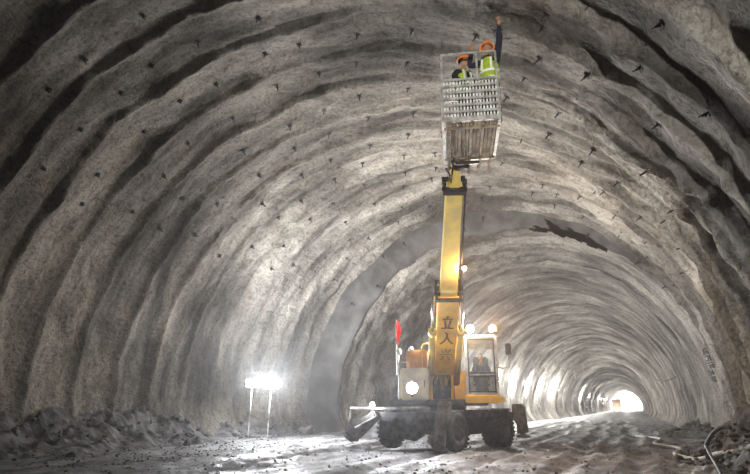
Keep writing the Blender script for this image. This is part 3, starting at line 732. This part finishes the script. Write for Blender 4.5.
def person(loc, rz, label, J, cloth, vest=None, helm=None, gloves=False, lean=0, headyaw=0, headpitch=0):
    """J: joints for arms/legs in a local frame: +y is the way the body faces, x its right."""
    t = empty('person', loc, rz); tag(t, label, 'person')
    hip = Vector((0, 0, J['hip'])); ch = hip + Vector((0, lean * .5, .28)); nk = hip + Vector((0, lean, .52)); hd = nk + Vector((0, .02 + lean * .2, .10)); hc = nk + Vector((0, .03 + lean * .2, .20))
    V = [hip, ch, nk, hd]; E_ = [(0, 1), (1, 2), (2, 3)]; R_ = [(.15, .11), (.155, .11), (.07, .065), (.055, .055)]
    for s in (1, -1):
        sh = nk + Vector((.17 * s, 0, -.05)); el, wr = [Vector(v) for v in J['arm_r' if s > 0 else 'arm_l']]
        i = len(V); V += [sh, el, wr]; E_ += [(1, i), (i, i + 1), (i + 1, i + 2)]; R_ += [.065, .05, .035]
        kn, an = [Vector(v) for v in J['leg_r' if s > 0 else 'leg_l']]
        i = len(V); V += [hip + Vector((.09 * s, 0, -.06)), kn, an]; E_ += [(0, i), (i, i + 1), (i + 1, i + 2)]; R_ += [.095, .065, .045]
    body = skin_mesh('body', V, E_, [tuple(x * .9 for x in r) if isinstance(r, tuple) else r * .88 for r in R_], skin, t)
    # head added to the body mesh with face
    mb = MB(); HR = Matrix.Rotation(headyaw, 3, 'Z') @ Matrix.Rotation(headpitch, 3, 'X')
    def h(x, y, z): return hc + HR @ Vector((x, y, z))
    mb.ball(hc, .105, (.82, .98, 1.12), 3, HR); mb.ball(h(0, .035, -.065), .07, (.8, .9, .8), 2, HR)
    mb.ball(h(0, .107, -.005), .018, (.8, 1.1, 1.6), 2, HR)
    for s in (-1, 1): mb.ball(h(.087 * s, 0, -.01), .026, (.4, .7, 1.1), 2, HR)
    mb.tube([h(-.025, .094, -.055), h(0, .101, -.056), h(.025, .094, -.055)], .007, 6)
    # hands: palm and five fingers
    hand_mats = []
    for s in (1, -1):
        el, wr = [Vector(v) for v in J['arm_r' if s > 0 else 'arm_l']]
        d = (wr - el).normalized(); ref = Vector((0, 1, 0)) if abs(d.y) < .8 else Vector((0, 0, 1)); x = d.cross(ref).normalized(); n_ = x.cross(d)
        M3 = Matrix((x, n_, d)).transposed()
        mb.ball(wr + d * .055, .05, (.85, .4, 1.1), 2, M3)
        for k in range(4):
            fx = (-.033 + .022 * k); ln = (.062, .075, .07, .055)[k]
            p0 = wr + d * .085 + x * fx; p1 = p0 + d * ln * .6 + n_ * .012; p2 = p1 + d * ln * .4 + n_ * .03
            mb.tube([p0, p1, p2], [.011, .010, .008], 6)
        p0 = wr + d * .03 + x * -.04 * s; mb.tube([p0, p0 - x * .035 * s + d * .03 + n_ * .01, p0 - x * .04 * s + d * .06 + n_ * .025], [.013, .011, .009], 6)
    bm = bmesh.new(); bm.from_mesh(body.data); tmp = bpy.data.meshes.new('tmp'); mb.bm.to_mesh(tmp); bm.from_mesh(tmp); bm.to_mesh(body.data); bm.free()
    # clothes
    skin_mesh('overalls', [V[0], V[1], V[2]] + V[4:], [(0, 1), (1, 2), (1, 3), (3, 4), (4, 5), (0, 6), (6, 7), (7, 8), (1, 9), (9, 10), (10, 11), (0, 12), (12, 13), (13, 14)],
              [(.165, .125), (.175, .13), (.085, .08), .082, .064, .048, .11, .08, .07, .082, .064, .048, .11, .08, .07], cloth, t)
    for s, key in ((1, 'leg_r'), (-1, 'leg_l')):
        an = Vector(J[key][1]); mb = MB(); mb.ball(an + Vector((0, .06, -.03)), .07, (.7, 1.75, .75), 2); mb.tube([an + Vector((0, 0, -.04)), an + Vector((0, 0, .12))], .065, 12); mb.build('boot', darkcloth, t)
    if vest:
        mb = MB(); t2 = bmesh.new(); rings = []; NN = 28
        prof = [(-.06, .185, .150), (.06, .19, .152), (.2, .195, .152), (.34, .19, .148), (.44, .165, .13), (.50, .12, .105)]
        for (dz, a_, b_) in prof:
            cc = hip + Vector((0, lean * (dz / .52), dz))
            rings.append([t2.verts.new(cc + Vector((a_ * math.cos(2 * PI * k / NN), b_ * math.sin(2 * PI * k / NN), 0))) for k in range(NN)])
        for i, (a_, b_) in enumerate(zip(rings, rings[1:])):
            for k in range(NN):
                ang = 2 * PI * (k + .5) / NN
                if vest == 'open' and abs(ang - PI / 2) < .33: continue
                if i in (3,) and (abs(math.sin(ang)) < .30): continue
                f = t2.faces.new((a_[k], a_[(k + 1) % NN], b_[(k + 1) % NN], b_[k])); f.smooth = True
        bmesh.ops.solidify(t2, geom=t2.faces[:], thickness=.006); mb._merge(t2); vo = mb.build('vest', hiviz, t)
        mb = MB()
        for dz in (.03, .19):
            cc = hip + Vector((0, lean * dz / .52, dz)); mb.lathe([(1.0, -.025), (1.0, .025)], (0, 0, 0), n=NN)
            for v in list(mb.bm.verts)[-2 * NN:]: v.co = Vector((cc.x + v.co.x * .197, cc.y + v.co.y * .157, cc.z + v.co.z))
        for sx in (-.1, .1):
            mb.bar(hip + Vector((sx, lean * .35 + .155, .2)), hip + Vector((sx * .9, lean + .11, .47)), .04, .008, up=(0, 1, 0)); mb.bar(hip + Vector((sx, lean * .35 - .155, .2)), hip + Vector((sx * .9, lean - .12, .47)), .04, .008, up=(0, 1, 0))
        mb.build('reflective_band', reflect, vo)
    if helm:
        mb = MB(); hc2 = h(0, 0, .03)
        t2 = bmesh.new(); bmesh.ops.create_uvsphere(t2, u_segments=24, v_segments=14, radius=.128); bmesh.ops.delete(t2, geom=[v for v in t2.verts if v.co.z < -.005], context='VERTS')
        for v in t2.verts: v.co = Vector((v.co.x * .95, v.co.y * 1.1, v.co.z * .98))
        bmesh.ops.transform(t2, matrix=Matrix.Translation(hc2) @ HR.to_4x4(), verts=t2.verts)
        for f in t2.faces: f.smooth = True
        mb._merge(t2)
        mb.lathe([(.12, 0), (.145, -.006), (.147, .002), (.12, .008)], hc2, tuple(HR @ Vector((0, 0, 1))), 28)
        mb.box(h(0, .15, .028), (.13, .06, .008), HR, .003); mb.bar(h(0, -.1, .12), h(0, .1, .135), .03, .02, bev=.006)
        mb.build('helmet', helmet_o, t, 'orange hard hat')
    mb = MB(); mb.ball(h(0, -.02, .015), .104, (.9, .98, 1.0), 2, HR); mb.build('hair', hair, t)
    return t
# worker positions in the basket (feet on deck)
wp = BO + bax * (hw * .82) + bay * .36 + Vector((0, 0, .02)); lp = BO + bax * (-hw * .16) + bay * .58 + Vector((0, 0, .02))
legs = dict(leg_r=((.11, .03, .5), (.12, 0, .1)), leg_l=((-.11, .03, .5), (-.12, 0, .1)), hip=.95)
# right worker faces the camera-left wall, both arms up; local +y = facing direction
person(wp, math.radians(170), 'worker standing right in the basket, both arms raised to the tunnel crown',
       dict(arm_l=((.36, .12, 1.66), (.42, .22, 1.93)), arm_r=((-.40, .05, 1.36), (-.31, .14, 1.64)), **{**legs}) if False else
       dict(arm_r=((.40, .05, 1.42), (.29, .15, 1.68)), arm_l=((-.30, .16, 1.69), (-.36, .30, 1.92)), **legs), navy, 'closed', True, headyaw=.35, headpitch=.25, lean=.02)
person(lp, math.radians(-125), 'worker standing left in the basket, arms lowered, looking right',
       dict(arm_r=((.27, .02, 1.14), (.27, .2, .98)), arm_l=((-.27, .02, 1.14), (-.24, .2, .98)), hip=.86, leg_r=((.11, .12, .47), (.12, 0, .1)), leg_l=((-.11, .12, .47), (-.12, 0, .1))), darkcloth, 'open', True, headyaw=.5)
# operator in cab, seated
opz = cz0 + .56 
op = CH + RUp @ Vector((cm, cy0 + 1.08, 0))
person(Vector((op.x, op.y, opz - .06)), ua + PI, 'machine operator in dark clothes seated behind the cab windshield',
       dict(arm_r=((.27, .12, .34), (.14, .42, .3)), arm_l=((-.27, .12, .34), (-.14, .42, .3)), hip=.14, leg_r=((.13, .44, .12), (.13, .55, -.22)), leg_l=((-.13, .44, .12), (-.13, .55, -.22))), darkcloth, None, None, lean=.05)

# ------------------------------------------------------------------ floodlight stand
sp = at(248, 437, 18.6); sp2 = at(267.5, 435, 19.5)
s0 = Vector((sp.x, sp.y, zf(sp.x, sp.y))); s1 = Vector((sp2.x, sp2.y, zf(sp2.x, sp2.y)))
st = empty('floodlight_stand', s0); tag(st, 'thin two-post site stand carrying two glaring white floodlights by left wall', 'floodlight')
d12 = s1 - s0; tocam = Vector((-s0.x, -s0.y, 0)).normalized()
for a_, tag_ in ((Vector((0, 0, 0)), 0), (d12, 1)):
    top = a_ + Vector((.05, 0, 1.75))
    mb = MB(); mb.tube([a_, top + Vector((0, 0, .12))], .022, 8); mb.build('post', galv, st)
    mb = MB(); pd = tocam.cross(Vector((0, 0, 1)))
    mb.tube([a_ + tocam * .35 + Vector((0, 0, .02)), a_ + Vector((0, 0, .03)), a_ - tocam * .3 + Vector((0, 0, .02))], .018, 6); mb.bar(a_ + tocam * .3 + Vector((0, 0, .02)), a_ + Vector((0, 0, .55)), .02); mb.build('foot', galv, st)
    lc = top + Vector((0, 0, .22)); dr = (tocam + Vector((1.5, 0, .12))).normalized(); rot = dr.to_track_quat('Y', 'Z').to_matrix()
    for q_ in (-.17, .17):
        pc = lc + (rot @ Vector((q_ if True else 0, 0, 0)))
        mb = MB(); mb.box(pc, (.32, .10, .30), rot, .02)
        for k in range(5): mb.box(pc + rot @ Vector((-.12 + .06 * k, -.07, 0)), (.012, .05, .26), rot)
        fo = mb.build('floodlight', black, st)
        mb = MB(); mb.box(pc + dr * .055, (.28, .012, .26), rot, .004); mb.build('lens', em_white, fo)
    light('POINT', s0 + lc + dr * .16, 100, (.93, .96, 1), .1, name='floodlight_glow')
    light('SPOT', s0 + lc + dr * .16, 3400, (.92, .95, 1), .1, aim=(1.0, 0, 3.2), spot=.5, blend=1, name='floodlight_beam')
    light('AREA', s0 + lc + dr * .12, 560, (.95, .97, 1), .5, aim=s0 + lc + dr * .12 + Vector((1, .30, .34)), name='floodlight_light')
mb = MB(); mb.bar(Vector((0, 0, .06)), d12 + Vector((.15, 0, .06)), .03); mb.build('cross_bar', galv, st); mb = MB(); mb.bar(Vector((0, 0, 1.0)), d12 + Vector((0, 0, 1.0)), .015); mb.build('cross_bar', galv, st)

# ------------------------------------------------------------------ lamp string in the far tunnel
def wall_x(Y): return sect(Y)[0]
proto_l = None; prev = None; cable = []
Y = 37.0; n_l = 0  # the first lamps, hidden behind the machine, are added to brighten the narrowing
while Y < 215:
    x = wall_x(Y) + .55; z = 3.25 + .06 * math.sin(Y)
    if proto_l is None:
        proto_l = empty('string_lamp', (x, Y, z))
        mb = MB(); mb.box((0, 0, .09), (.12, .35, .06), bev=.01); mb.bar((0, 0, .1), (-.45, 0, .14), .025); mb.build('lamp_body', black, proto_l)
        mb = MB(); mb.box((0.02, 0, 0), (.12, .42, .12), bev=.03); mb.build('lens', em_tube, proto_l); o = proto_l
    else: o = copy_tree(proto_l); o.location = (x, Y, z)
    tag(o, 'glaring white lamp hung in a row along the left wall of the far tunnel', 'lamp', 'row of lamps in the far tunnel')
    light('POINT', (x + .25, Y, z), 350 if Y < 120 else 420, (1, .985, .95), .15, name='string_lamp_light')
    cable.append((x - .25, Y, z + .15)); cable.append((x - .2, Y + 2.5, z + .02)); Y += 5.0 if Y < 90 else 9.0; n_l += 1
mb = MB(); mb.tube(cable, .02, 6); tag(mb.build('lamp_cable', hoseblack), 'thin black cable linking the row of lamps in the far tunnel', 'cable')
# far working lights at the face
tl = empty('work_light', (-.5, 258, 0)); tag(tl, 'bright white working light at the far end of the tunnel', 'lamp')
mb = MB(); mb.tube([(0, 0, 0), (0, 0, 3.2)], .05, 8); mb.bar((-.5, 0, 0.05), (.5, 0, .05), .08); mb.build('post', galv, tl)
mb = MB(); mb.box((0, 0, 3.3), (1.2, .3, .5), bev=.04); mb.build('lens', em_white, tl)
light('POINT', (-.5, 256, 3.3), 26000, (1, .99, .96), .4, name='work_light_light')
light('POINT', (0, 240, 3.5), 12000, (1, .99, .96), .4, name='work_light_light')

# added fill lamp, out of view: brightens the basket and the near right vault
fill_stand = empty('floodlight_stand', (1.6, -5.0, 0)); tag(fill_stand, 'added fill floodlight on a tripod, unseen behind the camera by the right wall', 'floodlight')
mb = MB(); mb.tube([(0, 0, .3), (0, 0, 2.2)], .025, 8); mb.build('post', galv, fill_stand)
for k in range(3):
    mb = MB(); mb.tube([(0, 0, .55), (.5 * math.cos(k * 2.1), .5 * math.sin(k * 2.1), 0)], .018, 6); mb.build('leg', galv, fill_stand)
mb = MB(); mb.box((0, 0, 2.35), (.34, .12, .28), Matrix.Rotation(.5, 3, 'X'), .02); mb.build('floodlight', black, fill_stand)
light('SPOT', (1.57, -4.88, 2.4), 3400, (1, .97, .90), .12, aim=(-.3, 10.0, 7.3), spot=1.0, name='floodlight_light', blend=1)

# far truck
tk = empty('dump_truck', (-3.2, 196, 0)); tag(tk, 'tiny dump truck with orange lights at the far end of the tunnel', 'truck')
mb = MB(); mb.box((0, 0, 1.9), (2.4, 2, 2.0), bev=.1); mb.box((0, 0, .8), (2.4, 2.1, .4), bev=.05); mb.build('truck_cab', truckred, tk)
mb = MB(); mb.poly([(1, 1.2), (7, 1.2), (7.4, 3.6), (1, 3.6)], -1.25, 1.25, 'yz'); mb.build('tipper_body', truckred, tk)
for x in (-1.05, 1.05):
    for y in (-.2, 4.2, 5.6):
        mb = MB(); mb.lathe([(0, -.15), (.35, -.15), (.52, -.12), (.52, .12), (.35, .15), (0, .15)], (x, y, .52), (1, 0, 0), 20); mb.build('wheel', rubber, tk)
mb = MB(); mb.box((0, -1.02, 2.2), (2.0, .04, .8)); mb.build('windshield', glass, tk)
for x in (-.8, .8):
    mb = MB(); mb.ball((x, -1.1, .95), .22, (1, .4, 1)); mb.build('headlamp', em_amber, tk)
light('POINT', (-3.2, 194, 1.1), 250, (1, .5, .15), .2, name='headlamp_light')

# ------------------------------------------------------------------ hoses, sheeting, marks on right
def gp(px, py, Y=None, z=.05):
    r = ray(px, py); t = (z - CAMZ) / r.z; p = r * t; return Vector((p.x, p.y, 0))
def hose(name, pts, r, mtl, label, cat, lift=.04):
    P = [Vector(p) for p in pts]; out = []
    for i in range(len(P) - 1):
        p0 = P[max(i - 1, 0)]; p1 = P[i]; p2 = P[i + 1]; p3 = P[min(i + 2, len(P) - 1)]
        for k in range(8):
            t = k / 8; out.append(.5 * ((2 * p1) + (p2 - p0) * t + (2 * p0 - 5 * p1 + 4 * p2 - p3) * t * t + (3 * p1 - p0 - 3 * p2 + p3) * t ** 3))
    out.append(P[-1]); mb = MB(); mb.tube(out, r, 10); return tag(mb.build(name, mtl), label, cat)
G = lambda x, y, z=.06: (x, y, zf(x, y) + z)
hose('air_hose', [G(.2, 29), G(1.0, 25.5), G(.7, 22.5), G(1.3, 20), G(1.0, 17.8), G(1.35, 16, .1), G(1.7, 14.5, .35), G(2.2, 13, .5)], .05, hosegrey, 'pale grey hose snaking along the muddy floor by the right wall', 'hose')
hose('bent_pipe', [at(706, 450, 14.2), at(708, 441, 14.1), at(714, 432, 14), at(723, 427, 13.9), at(731, 428, 13.8)], .04, hoseblack, 'black pipe bent in an arch at the foot of the right wall', 'pipe')
hose('black_cable', [at(706, 446, 14.1), at(711, 456, 13.2), at(717, 466, 12.2), at(722, 476, 11.4)], .03, hoseblack, 'black cable running over the dark spoil towards the camera', 'cable')
hose('wall_cable', [at(655, 379, 40), at(664, 381, 38), at(676, 377, 36)], .03, hoseblack, 'short dark cable hanging on the far right wall', 'cable')
# crumpled sheeting
def crumple(name, c, sx, sy, amp, label, rz=0):
    mb = MB(); t = bmesh.new(); n = 26; V = [[None] * (n + 1) for _ in range(n + 1)]
    for i in range(n + 1):
        for j in range(n + 1):
            u, v = i / n - .5, j / n - .5
            x = c[0] + (u * math.cos(rz) - v * math.sin(rz)) * sx * (1 + .4 * noise.noise((v * 3 + c[0], 1, 2))); y = c[1] + (u * math.sin(rz) + v * math.cos(rz)) * sy * (1 + .4 * noise.noise((u * 3, c[1], 5)))
            V[i][j] = t.verts.new((x, y, c[2] + zf(x, y) + amp * (.6 + abs(noise.noise((x * 2.5, y * 2.5, 8))) * 1.4 + .5 * noise.noise((x * 6, y * 6, 8)))))
    for i in range(n):
        for j in range(n): t.faces.new((V[i][j], V[i + 1][j], V[i + 1][j + 1], V[i][j + 1]))
    bmesh.ops.solidify(t, geom=t.faces[:], thickness=.01); mb._merge(t); tag(mb.build(name, sheet), label, 'sheeting')
crumple('plastic_sheet', (1.15, 12.6, .05), 1.1, 2.6, .12, 'crumpled dirty white sheeting lying on the floor below the right wall', .1)
crumple('plastic_sheet', (2.05, 12.1, .45), .6, 1.2, .14, 'dirty white sheeting thrown over the dark spoil heap', .5)
# faded characters on right wall: seven short rows of strokes
def wall_on(px, py):
    r = ray(px, py); o = Vector((0, 0, CAMZ)); t = 10
    while t < 60:
        p = o + r * t; Xl, W, H, zc, inn = sect(p.y); cx = Xl + W / 2; a_ = W / 2 - .12
        if p.z < zc: ok = p.x < cx + a_
        else: ok = ((p.x - cx) / a_) ** 2 + ((p.z - zc) / (H - zc)) ** 2 < 1
        if not ok: return p
        t += .03
    return p
marks = MB()
bpy.context.view_layer.update(); dgm = bpy.context.evaluated_depsgraph_get()
def cast(o, d):
    h = bpy.context.scene.ray_cast(dgm, Vector(o), Vector(d).normalized()); return h[1], h[2]
for k, (px, py) in enumerate(((707.5, 351), (709, 358), (711, 365), (713, 372), (715, 379))):
    w0, _ = cast((0, 0, CAMZ), ray(px, py))
    def wp3(a_, b_):
        q_, n_ = cast((-1.5, w0.y - a_ * .30, w0.z + b_ * .105), (1, 0, 0)); return q_ + Vector((-.03, 0, 0))
    for (a_, b_) in random.Random(k).sample([((-1, .8), (1, .8)), ((-1, 0), (1, 0)), ((-1, -.8), (1, -.8)), ((-.8, .8), (-.8, -.8)), ((.8, .8), (.8, -.8)), ((0, 1), (0, -1)), ((-.2, 0), (-1, -1)), ((.2, 0), (1, -1))], 5):
        marks.bar(wp3(*a_), wp3(*b_), .05, .05)
tag(marks.build('wall_writing', wallpaint), 'faded column of dark painted characters on the right wall', 'writing')

# ------------------------------------------------------------------ remaining light
W = bpy.data.worlds.new('world'); bpy.context.scene.world = W; W.use_nodes = True
bg = W.node_tree.nodes['Background']; bg.inputs[0].default_value = (.86, .90, 1, 1); bg.inputs[1].default_value = .15
vol = W.node_tree.nodes.new('ShaderNodeVolumeScatter'); vol.inputs['Density'].default_value = .0010; vol.inputs['Anisotropy'].default_value = .72
W.node_tree.links.new(vol.outputs[0], W.node_tree.nodes['World Output'].inputs['Volume'])
vs = bpy.context.scene.view_settings; vs.view_transform = 'Standard'; vs.look = 'None'; vs.gamma = 1; vs.use_curve_mapping = False; vs.exposure = 1.4
